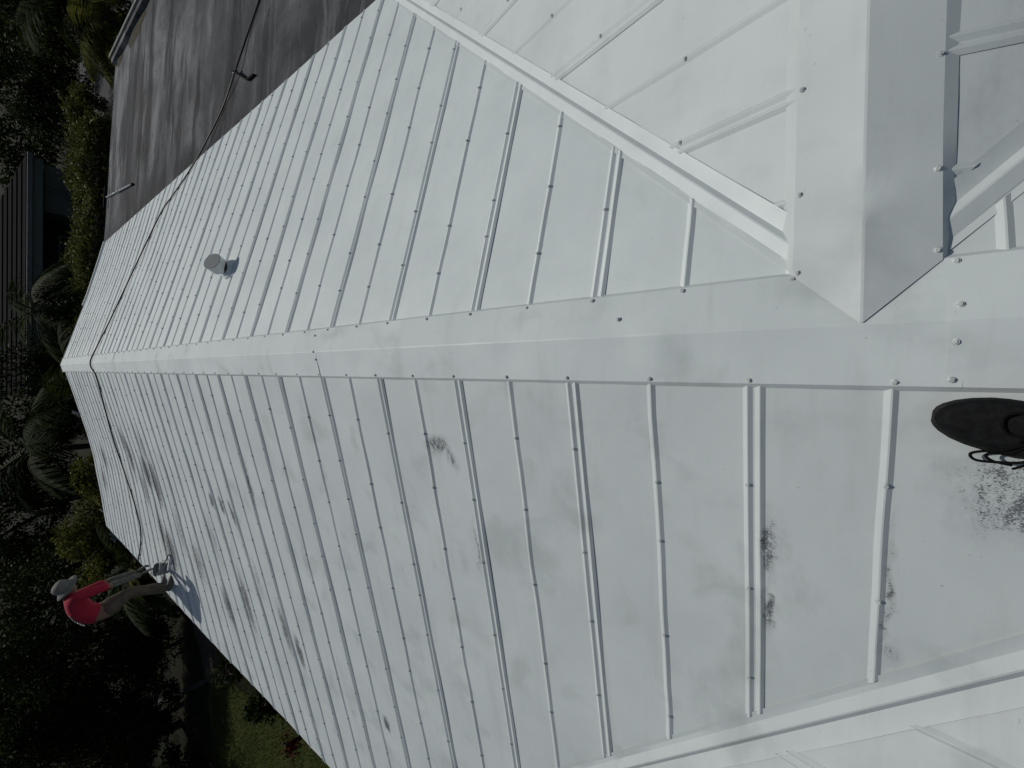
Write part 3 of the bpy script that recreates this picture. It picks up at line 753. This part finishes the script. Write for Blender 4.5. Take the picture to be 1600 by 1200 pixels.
# back print of the shirt: a row of small white marks along the spine
bk = [J(100, 942), J(108, 961), J(118, 970), J(133, 976)]
PT = smooth_path(bk, 4)
M_PRINT = simple('white_print', c4(.6), .8, 0, .2, 60)
for i, p in enumerate(PT[2:-1]):
    hh = .020+.008*(i % 3); ww = .026+.012*((i*7) % 3)/2; t = (PT[i+3]-p).normalized(); nrm_ = Vector((-1, -.15, .15)).normalized(); v = []
    for q in (-.006, .006):
        for a, b in ((-1, -1), (1, -1), (1, 1), (-1, 1)): v.append(p + nrm_*q + Vector((0, 1, 0))*(ww*a-.05) + t*hh*.5*b)
    mesh_obj('print_letter', v, [(0,1,2,3),(7,6,5,4),(0,4,5,1),(1,5,6,2),(2,6,7,3),(3,7,4,0)], M_PRINT, PE)
# paint bucket and brush the person works with
bx = Vector((-3.46, 8.72, prof(3.46, PL, 8.7)+.012))
BU = thing('paint_bucket', bx, 'grey paint bucket tipped beside the hands of the person in red', 'bucket')
tk = Vector((.25, -.2, 1)).normalized()
v, f = [], []; tube(v, f, [bx+tk*.0, bx+tk*.17], [.085, .105], 18, False); tube(v, f, [bx+tk*.165, bx+tk*.03], [.100, .080], 18, False); f.append(tuple(range(17, -1, -1)))
mesh_obj('pail', v, f, simple('spattered_plastic', c4(.24,.25,.26), .6, 0, .45, 30), BU, True)
tube_obj('rim', [bx+tk*.160+Vector((math.cos(a), math.sin(a), -.25*math.cos(a))).normalized()*.106 for a in [2*math.pi*i/20 for i in range(21)]], .006, simple('rim_plastic', c4(.4), .5), BU, 6)
tube_obj('handle', smooth_path([bx+tk*.15+Vector((0, .105, 0)), bx+tk*.1+Vector((.10, .06, -.02)), bx+tk*.08+Vector((.13, 0, -.03)), bx+tk*.1+Vector((.10, -.06, -.02)), bx+tk*.15+Vector((0, -.105, 0))], 4), .003, M_BAR, BU, 6)
rb = Vector((-3.30, 8.45, prof(3.3, PL, 8.4)+.035))
RO = thing('paint_roller', rb, 'small paint roller resting on the white roof by the bucket', 'roller')
tube_obj('sleeve', [rb+Vector((-.11, .05, 0)), rb+Vector((.11, -.05, 0))], .028, simple('wet_roller', c4(.62), .7), RO, 12)
tube_obj('handle', smooth_path([rb+Vector((.12, -.055, 0)), rb+Vector((.16, .0, .02)), rb+Vector((.02, .12, .03)), rb+Vector((-.12, .30, .05))], 4), .008, M_BAR, RO, 7)
mesh_obj('rag', [bx+Vector(p) for p in ((.02,-.30,-.01),(.16,-.34,.02),(.20,-.22,-.01),(.10,-.16,.04),(.01,-.20,0),(.09,-.26,.05),(.09,-.25,-.03))], [(0,1,5),(1,2,5),(2,3,5),(3,4,5),(4,0,5),(1,0,6),(2,1,6),(3,2,6),(4,3,6),(0,4,6)], simple('white_rag', c4(.7), .9), None)
tag(bpy.data.objects['rag'], 'crumpled white rag on the roof at the eave', 'rag')

# ------------------------------------------------------------------ vegetation
def leaf_mesh(name, n, sampler, size, mat, seed, asp=.45, flat=.35, parent=None, curl=.25):
    """n separate leaf blades (two folded quads) spread by sampler(rng, n) -> positions (n,3) and optional outward (n,3)"""
    rng = np.random.default_rng(seed)
    P, out = sampler(rng, n); n = len(P)
    d = rng.normal(size=(n, 3)); d[:, 2] *= .6
    if out is not None: d += out*1.1
    d[:, 2] -= flat; d /= np.linalg.norm(d, axis=1)[:, None]
    u = rng.normal(size=(n, 3)); u[:, 2] += .8; s = np.cross(d, u); s /= np.linalg.norm(s, axis=1)[:, None]
    nn = np.cross(s, d)
    L = size*rng.uniform(.55, 1.35, n)[:, None]; W = L*asp
    v0 = P; v1 = P+d*L*.45+s*W*.5+nn*L*.06; v2 = P+d*L-nn*L*curl*.4; v3 = P+d*L*.45-s*W*.5+nn*L*.06; v4 = P+d*L*.5-nn*L*.03
    V = np.stack([v0, v1, v2, v3], 1).reshape(-1, 3)
    idx = np.arange(n*4).reshape(n, 4)
    me = bpy.data.meshes.new(name); me.vertices.add(n*4); me.vertices.foreach_set('co', V.astype(np.float32).ravel())
    me.loops.add(n*4); me.loops.foreach_set('vertex_index', idx.ravel().astype(np.int32))
    me.polygons.add(n); me.polygons.foreach_set('loop_start', np.arange(0, n*4, 4, dtype=np.int32)); me.polygons.foreach_set('loop_total', np.full(n, 4, dtype=np.int32))
    me.update(calc_edges=True); me.materials.append(mat)
    return link(name, me, parent)
def clumps(center, radii, nclump, cr, seed, shell=.6):
    rng0 = np.random.default_rng(seed+991); c = np.array(center); r = np.array(radii)
    q = rng0.normal(size=(nclump, 3)); q /= np.linalg.norm(q, axis=1)[:, None]
    q *= (shell + (1-shell)*rng0.random(nclump))[:, None]
    CC = c + q*r; cs = cr*rng0.uniform(.5, 1.4, nclump)
    def f(rng, n):
        k = rng.integers(0, nclump, n); w_ = rng.normal(size=(n, 3)); w_ /= np.linalg.norm(w_, axis=1)[:, None]
        rad = rng.random(n)**.45
        return CC[k]+w_*(cs[k]*rad)[:, None]*np.array([1, 1, .75]), w_
    return f
def tree(name, base, height, crown_c, radii, n, leaf, mat, seed, label, cat='tree', group=None, nclump=40, cr=.6, asp=.45, limbs=6):
    t = thing(name, base, label, cat, group); base = Vector(base); cc = Vector(crown_c)
    rnd = random.Random(seed); v, f = [], []
    r0 = .05+.025*height
    tube(v, f, smooth_path([base-Vector((0,0,.1)), base.lerp(cc, .4)+Vector((rnd.uniform(-.2,.2), rnd.uniform(-.2,.2), 0)), cc], 5), [r0*(1-.055*i) for i in range(11)], 8)
    for i in range(limbs):
        a = rnd.uniform(0, 6.28); st = base.lerp(cc, rnd.uniform(.45, .85))
        en = cc + Vector((math.cos(a)*radii[0]*.75, math.sin(a)*radii[1]*.75, rnd.uniform(-.3, .7)*radii[2]))
        tube(v, f, smooth_path([st, st.lerp(en, .5)+Vector((0, 0, .15)), en], 3), [r0*.5, r0*.42, r0*.36, r0*.3, r0*.22, r0*.15, r0*.07], 6)
    mesh_obj('trunk', v, f, M_BARK, t, True)
    leaf_mesh('crown', n, clumps(crown_c, radii, nclump, cr, seed), leaf, mat, seed, asp, parent=t)
    return t
FROND = []
def frond_mesh(L, seed, mat, droop=.5, nl=30, lw=.030):
    rnd = random.Random(seed); v, f = [], []
    pts = []
    for i in range(13):
        t = i/12; pts.append(Vector((L*t*(1-.12*t), .10*L*math.sin(t*2+seed)*t, L*(.35*t - droop*t*t))))
    tube(v, f, pts, [.016*(1-.8*i/12)+.003 for i in range(13)], 5, False)
    for i in range(nl):
        t = .14+.86*i/nl; k = min(int(t*12), 11); p = pts[k].lerp(pts[k+1], t*12-k); tg = (pts[k+1]-pts[k]).normalized()
        ll = L*.36*math.sin(math.pi*(t*.82+.10))*rnd.uniform(.8, 1.1)
        for s in (-1, 1):
            sd_ = tg.cross(Vector((0, 0, 1))).normalized()*s
            d = (sd_*.80+tg*.62+Vector((0, 0, -.28+rnd.uniform(-.18, .12)))).normalized(); wv = d.cross(Vector((0, 0, 1))).normalized()*lw*L/2.4
            n = len(v); m = p+d*ll*.5; e = p+d*ll+Vector((0, 0, -.22*ll))
            v += [p-wv*.4, p+wv*.4, m+wv, m-wv, e]; f += [(n, n+1, n+2, n+3), (n+3, n+2, n+4)]
    me = bpy.data.meshes.new('frond'); me.from_pydata([tuple(x) for x in v], [], f); me.materials.append(mat); return me
FR = [frond_mesh(2.4, s, M_PALM, .45+.14*s) for s in range(4)]
FRY = [frond_mesh(2.2, s+9, M_LEAF_Y, .5+.12*s) for s in range(3)]
def palm(base, height, nf, label, seed, sc=1.0, meshes=FR, group=None, name='palm_tree'):
    t = thing(name, base, label, 'palm', group); base = Vector(base); rnd = random.Random(seed)
    top = base+Vector((rnd.uniform(-.2, .2), rnd.uniform(-.2, .2), height))
    v, f = [], []; n = 12
    tube(v, f, [base.lerp(top, i/n) for i in range(n+1)], [.13*(1-.03*i)+(.012 if i % 2 else 0) for i in range(n+1)], 9); mesh_obj('trunk', v, f, M_BARK, t, True)
    for i in range(nf):
        o = bpy.data.objects.new('frond', meshes[i % len(meshes)]); COL.objects.link(o); o.parent = t
        o.location = top-base; q = rnd.uniform(.8, 1.15)*sc; o.scale = (q, q, q)
        o.rotation_euler = (rnd.uniform(-.2, .2), rnd.uniform(-.75, .35), 6.283*i/nf*1.0+rnd.uniform(-.25, .25)+i*2.4)
    return t

# trimmed hedge behind the concrete roof
HG = thing('hedge', (4.6, 20.0, GZ), 'trimmed green hedge running behind the concrete roof', 'hedge')
hx0, hx1, hy0, hy1, hz = .9, 8.2, 19.0, 21.2, -1.05
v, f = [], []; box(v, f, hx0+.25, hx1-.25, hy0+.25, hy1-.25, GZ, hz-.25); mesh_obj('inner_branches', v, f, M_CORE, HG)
def hedge_s(rng, n):
    p = np.empty((n, 3)); out = np.zeros((n, 3)); m = rng.random(n)
    p[:, 0] = rng.uniform(hx0, hx1, n); p[:, 1] = rng.uniform(hy0, hy1, n); p[:, 2] = rng.uniform(GZ, hz, n)
    a = m < .62; p[a, 2] = hz+rng.normal(0, .09, a.sum())+.10*np.sin(p[a, 0]*2.1)+.07*np.sin(p[a, 1]*3+p[a, 0]*4.0); out[a, 2] = .35
    b = (m >= .62) & (m < .92); p[b, 1] = hy0+rng.normal(0, .09, b.sum()); out[b, 1] = -1
    c = m >= .92; p[c, 0] = np.where(rng.random(c.sum()) < .5, hx0, hx1)+rng.normal(0, .1, c.sum())
    return p, out
leaf_mesh('foliage', 34000, hedge_s, .095, M_HEDGE, 3, .62, 0, HG)
tree('leafy_bush', (9.0, 20.6, GZ), 3, (8.6, 20.4, -1.15), (.9, .9, .55), 5000, .10, M_HEDGE, 31, 'loose bush with pale green leaves at the end of the hedge', 'bush', None, 16, .4)

# neighbour house behind the hedge
NH = thing('neighbour_house', (5, 30, GZ), 'neighbour house with dark ribbed roof and pale eave board', 'house')
YF = 26.0
M_NROOF = simple('dark_roof_metal', c4(.008,.008,.009), .9, 0, .2, 4, .05); M_NFAS = simple('pale_eave_board', c4(.15,.17,.145), .8, 0, .12, 2)
M_NWALL = simple('dim_house_wall', c4(.13,.135,.11), .9, 0, .15, 2); M_NDARK = simple('dark_veranda', c4(.03,.03,.028), .9, 0, .3, 3)
NX0, NX1 = -1.2, 8.45
for i in range(18):     # stepped roof courses parallel to the eave
    y0 = YF-.1+i*.30; z0 = -.16+i*.11
    hipx = NX1-.05 - i*.30
    v = [(NX0, y0, z0), (hipx+.3, y0, z0), (hipx, y0+.33, z0+.085), (NX0, y0+.33, z0+.085), (NX0, y0, z0-.05), (hipx+.3, y0, z0-.05), (hipx, y0+.33, z0+.035), (NX0, y0+.33, z0+.035)]
    f = [(0,1,2,3),(7,6,5,4),(4,5,1,0),(5,6,2,1),(6,7,3,2),(7,4,0,3)]
    mesh_obj('roof_course', v, f, M_NROOF, NH)
for i in range(18):     # hip side courses
    x1 = NX1+.25-i*.30; z0 = -.16+i*.11; ya = YF-.1+i*.30
    v = [(x1, ya, z0), (x1, 40-i*.3, z0), (x1-.33, 40-i*.3, z0+.085), (x1-.33, ya+.33, z0+.085)]; v += [(a, b, c-.05) for a, b, c in v]
    mesh_obj('roof_course', v, [(0,1,2,3),(7,6,5,4),(4,5,1,0),(5,6,2,1),(6,7,3,2),(7,4,0,3)], M_NROOF, NH)
box_obj('gutter', (NX0, NX1+.3, YF-.22, YF-.11, -.33, -.19), simple('grey_gutter', c4(.15), .6), NH)
box_obj('eave_board', (NX0, NX1+.2, YF-.10, YF-.05, -.62, -.22), M_NFAS, NH)
box_obj('soffit', (NX0, NX1, YF-.05, YF+1.6, -.60, -.54), M_NFAS, NH)
box_obj('wall', (NX0, NX1-.6, YF+1.6, 39, GZ, -.60), M_NDARK, NH)
box_obj('pale_wall', (6.6, NX1+.1, YF+.2, YF+1.55, GZ, -.66), M_NWALL, NH)
for i, x in enumerate((-.6, 1.2, 3.0, 4.8)):
    wv = box_obj('window', (x, x+1.2, YF+1.52, YF+1.59, -2.6, -1.2), simple('window_frame', c4(.12), .6) if i == 0 else bpy.data.materials['window_frame'], NH)
    v, f = [], []; box(v, f, x+.08, x+1.12, YF+1.50, YF+1.515, -2.52, -1.28); pn = mesh_obj('pane', v, f, simple('window_glass', c4(.02,.025,.03), .1) if i == 0 else bpy.data.materials['window_glass'], None)
    pn.parent = wv
tube_obj('downpipe', [(7.55, YF-.15, -.35), (7.55, YF+.12, -.75), (7.55, YF+.14, -3.9)], .04, bpy.data.materials['grey_gutter'], NH, 8)
box_obj('wall_lamp', (3.9, 4.05, YF+1.42, YF+1.50, -1.75, -1.45), simple('lamp_body', c4(.35), .5), NH)

G1 = 'trees beyond the far gable'
palm((11.3, 18.6, GZ), 3.6, 18, 'palm with arching fronds beyond the concrete roof corner', 5, 1.05, FR)
palm((10.3, 16.6, GZ), 3.0, 16, 'short palm with yellowish fronds above the gutter corner', 8, .8, FRY)
tree('broadleaf_tree', (13.2, 21.5, GZ), 5, (12.6, 21.0, -.2), (2.4, 2.0, 1.9), 12000, .14, M_LEAF_M, 11, 'broad green tree beside the driveway behind the palms', group=None)
tree('broadleaf_tree', (10.2, 24, GZ), 5, (10.2, 23.5, -.3), (1.5, 1.6, 1.5), 8000, .14, M_LEAF_D, 12, 'dark tree between the neighbour house and the palms')
tree('shrub', (9.3, 15.9, GZ), 2, (9.3, 15.9, -2.3), (1.4, 1.0, 1.1), 8000, .11, M_LEAF_D, 13, 'dark shrub below the concrete roof corner', 'shrub', None, 20, .45)
palm((1.8, 22.3, GZ), 3.75, 16, 'dark palm in front of the neighbour house roof', 15, 1.1, FR)
palm((-.6, 19.6, GZ), 2.7, 18, 'bushy palm rising behind the end of the ridge', 16, 1.0, FR)
palm((-2.9, 21.4, GZ), 3.9, 16, 'tall dark palm left of the ridge end', 17, 1.15, FR)
tree('shrub', (.2, 17.6, GZ), 2.4, (.1, 17.4, -1.25), (1.3, 1.0, .75), 7000, .13, M_LEAF_D, 18, 'dark glossy shrub directly behind the ridge end', 'shrub', None, 16, .45, .35)
tree('flowering_shrub', (-.1, 16.4, GZ), 2.4, (-.1, 16.3, -1.05), (.7, .5, .4), 1500, .16, M_LEAF_M, 19, 'low shrub with pale flowers touching the ridge end', 'shrub', None, 9, .3, .4)
tree('yellow_green_shrub', (-5.4, 18.8, GZ), 3, (-5.6, 18.6, -1.35), (1.5, 1.0, .95), 12000, .12, M_LEAF_Y, 20, 'bright yellow green shrub behind the left rake', 'shrub', None, 24, .42)
tree('yellow_green_shrub', (-3.4, 18.0, GZ), 2.6, (-3.4, 18.0, -1.25), (.75, .6, .55), 3500, .12, M_LEAF_Y, 21, 'small yellow green shrub beside the pale urn', 'shrub', None, 10, .3)
palm((-5.2, 15.8, GZ), 1.95, 20, 'low feathery palm beside the cable drop', 22, .85, FRY)
palm((-6.2, 16.6, GZ), 2.1, 18, 'green palm between the yellow shrub and the person', 23, .9, FR)
tree('broadleaf_tree', (-9.9, 21.0, GZ), 5.2, (-9.8, 20.6, -.7), (3.3, 1.8, 2.3), 32000, .13, M_LEAF_D, 24, 'large dense dark tree behind the person in red', nclump=70, cr=.75)
tree('broadleaf_tree', (-14.5, 20.5, GZ), 6, (-14.0, 20.0, -.5), (3.2, 2.4, 2.2), 24000, .14, M_LEAF_D, 25, 'dark tree leaning over the garden wall', nclump=60, cr=.8)
tree('broadleaf_tree', (-5.5, 24.5, GZ), 6, (-5.5, 24.5, .4), (3.4, 2.0, 2.4), 18000, .15, M_LEAF_D, 26, 'dark tree behind the yellow green shrub', nclump=50, cr=.8)
tree('broadleaf_tree', (-1.0, 25.0, GZ), 5, (-1.2, 24.6, -.6), (2.2, 1.2, 1.9), 12000, .14, M_LEAF_D, 27, 'dark tree in front of the neighbour house wall', nclump=36, cr=.7)
for i, (x, y, r, h, m) in enumerate(((-10.9, 20.2, 1.3, -2.6, M_LEAF_D), (-13.2, 19.8, 1.5, -2.7, M_LEAF_D), (-15.6, 18.6, 1.4, -2.9, M_LEAF_D), (-17.6, 22.5, 2.0, -2.4, M_LEAF_D))):  # shrubs added to darken ground that would otherwise be sunlit
    tree('cover_shrub', (x, y, GZ), 2.2, (x, y, h), (r, r*.8, 1.2), 7000, .13, m, 120+i, ('added dark shrub covering lit ground at the foot of the tree behind the person', 'added dark shrub covering lit ground beside the near end of the kerb', 'added dark shrub covering lit ground at the back edge of the lawn', 'wide added shrub covering lit ground under the tree leaning over the kerb')[i], 'shrub', None, 20, .5)
# farther trees that close the view
BGL = ['dark tree second in the row along the end of the kerb wall', 'dark tree behind the tree leaning over the kerb wall', 'dark tree behind the dense tree of the person in red', 'dark tree standing on the driveway edge', 'outermost dark tree beyond the kerb wall', 'tall dark tree at the far end of the driveway', 'dark tree behind the neighbour house corner', 'big dark tree at the far end of the kerb wall']
for i, (x, y, r, h) in enumerate(((-24, 27, 4.2, .6), (-19, 30, 4.5, .8), (-12, 31, 4.2, 1.2), (17, 27, 3.2, .2), (-31, 24, 4.5, .5), (24, 42, 5, 0), (14, 36, 4, .4), (-27, 40, 6, .6))):
    tree('background_tree', (x, y, GZ), 6, (x, y, h-.6), (r, r*.7, 3.4), 9000, .26, M_LEAF_D, 40+i, BGL[i], group=G1, nclump=40, cr=1.2, limbs=4)
# garden wall and things on the lawn
GW = thing('garden_wall', (-12.0, 18.4, GZ), 'low grey kerb wall slanting away behind the lawn', 'wall')
a, b = Vector((-11.4, 17.6, GZ)), Vector((-36, 57.2, GZ)); s_ = (b-a).normalized().cross(Vector((0,0,1)))*.06
v = [a+s_, a-s_, b-s_, b+s_]; v += [p+Vector((0, 0, .07)) for p in v]
mesh_obj('wall_body', v, [(0,1,2,3),(4,5,6,7),(0,4,5,1),(1,5,6,2),(2,6,7,3),(3,7,4,0)], simple('mossy_wall', c4(.07,.07,.062), .95, 0, .4, 3), GW)
v = [a+s_*1.5, a-s_*1.5, b-s_*1.5, b+s_*1.5]; v = [p+Vector((0, 0, .072)) for p in v]; v += [p+Vector((0, 0, .04)) for p in v]
mesh_obj('coping', v, [(0,1,2,3),(4,5,6,7),(0,4,5,1),(1,5,6,2),(2,6,7,3),(3,7,4,0)], simple('wall_coping', c4(.05,.05,.048), .95, 0, .3, 3), GW)
UR = thing('urn', (-3.1, 17.0, GZ), 'pale stone urn standing among the shrubs', 'urn')
v, f = [], []; q = Vector((-3.1, 17.0, GZ)); tube(v, f, [q+Vector((0,0,z)) for z in (0, .1, .15, 1.6, 1.75, 2.0, 2.25, 2.35, 2.4)], [.22, .22, .15, .15, .12, .26, .30, .22, .27], 16); mesh_obj('bowl', v, f, simple('pale_stone', c4(.22), .9, 0, .3, 10), UR, True)
# flowers: pale petals scattered on the shrubs
def petals(name, cen, rad, n, seed, label):
    rnd = random.Random(seed); v, f = [], []
    for i in range(n):
        c = Vector(cen)+Vector((rnd.gauss(0, rad[0]), rnd.gauss(0, rad[1]), rnd.gauss(0, rad[2])))
        for k in range(5):
            a = 2*math.pi*k/5+rnd.random(); n0 = len(v); e = Vector((math.cos(a), math.sin(a), .4))*.05; s = Vector((-math.sin(a), math.cos(a), 0))*.022
            v += [c, c+e*.5+s, c+e, c+e*.5-s]; f.append((n0, n0+1, n0+2, n0+3))
    o = mesh_obj(name, v, f, M_PETAL); o['kind'] = 'stuff'; o['label'] = label; o['category'] = 'flowers'
petals('flowers', (-.15, 16.0, -.72), (.30, .2, .08), 14, 1, 'pale flowers on the shrub behind the ridge end')
petals('flowers', (-1.9, 17.2, -1.5), (.6, .3, .25), 22, 2, 'pale flowers scattered below the left rake')
# grass blades on the sunny lawn
def lawn_s(rng, n):
    p = np.empty((n, 3)); p[:, 0] = rng.uniform(-14.5, -9.3, n); p[:, 1] = rng.uniform(7.5, 17, n); p[:, 2] = GZ+.01
    out = np.zeros((n, 3)); out[:, 2] = 2.2; return p, out
o = leaf_mesh('grass', 40000, lawn_s, .07, M_GRASS, 77, .14, -.3); o['kind'] = 'stuff'; o['label'] = 'short lawn grass lit by the sun'; o['category'] = 'grass'
M_LEAF_R = foliage('red_leaf', c4(.03, .008, .006), c4(.09, .024, .014), .15)
for i, (x, y, m) in enumerate(((-9.35, 14.3, M_LEAF_D), (-9.6, 12.4, M_LEAF_D), (-9.45, 10.4, M_LEAF_R))):
    tree('bedding_plant', (x, y, GZ), .8, (x, y, GZ+.45), (.35, .6, .3) if i < 2 else (.12, .5, .12), 1200 if i < 2 else 350, .11 if i < 2 else .08, m, 90+i, ('dark bedding plant where the path meets the lawn', 'dark bedding plant along the middle of the lawn edge', 'red leaved bedding plant at the edge of the lawn')[i], 'plant', None, 8, .18)
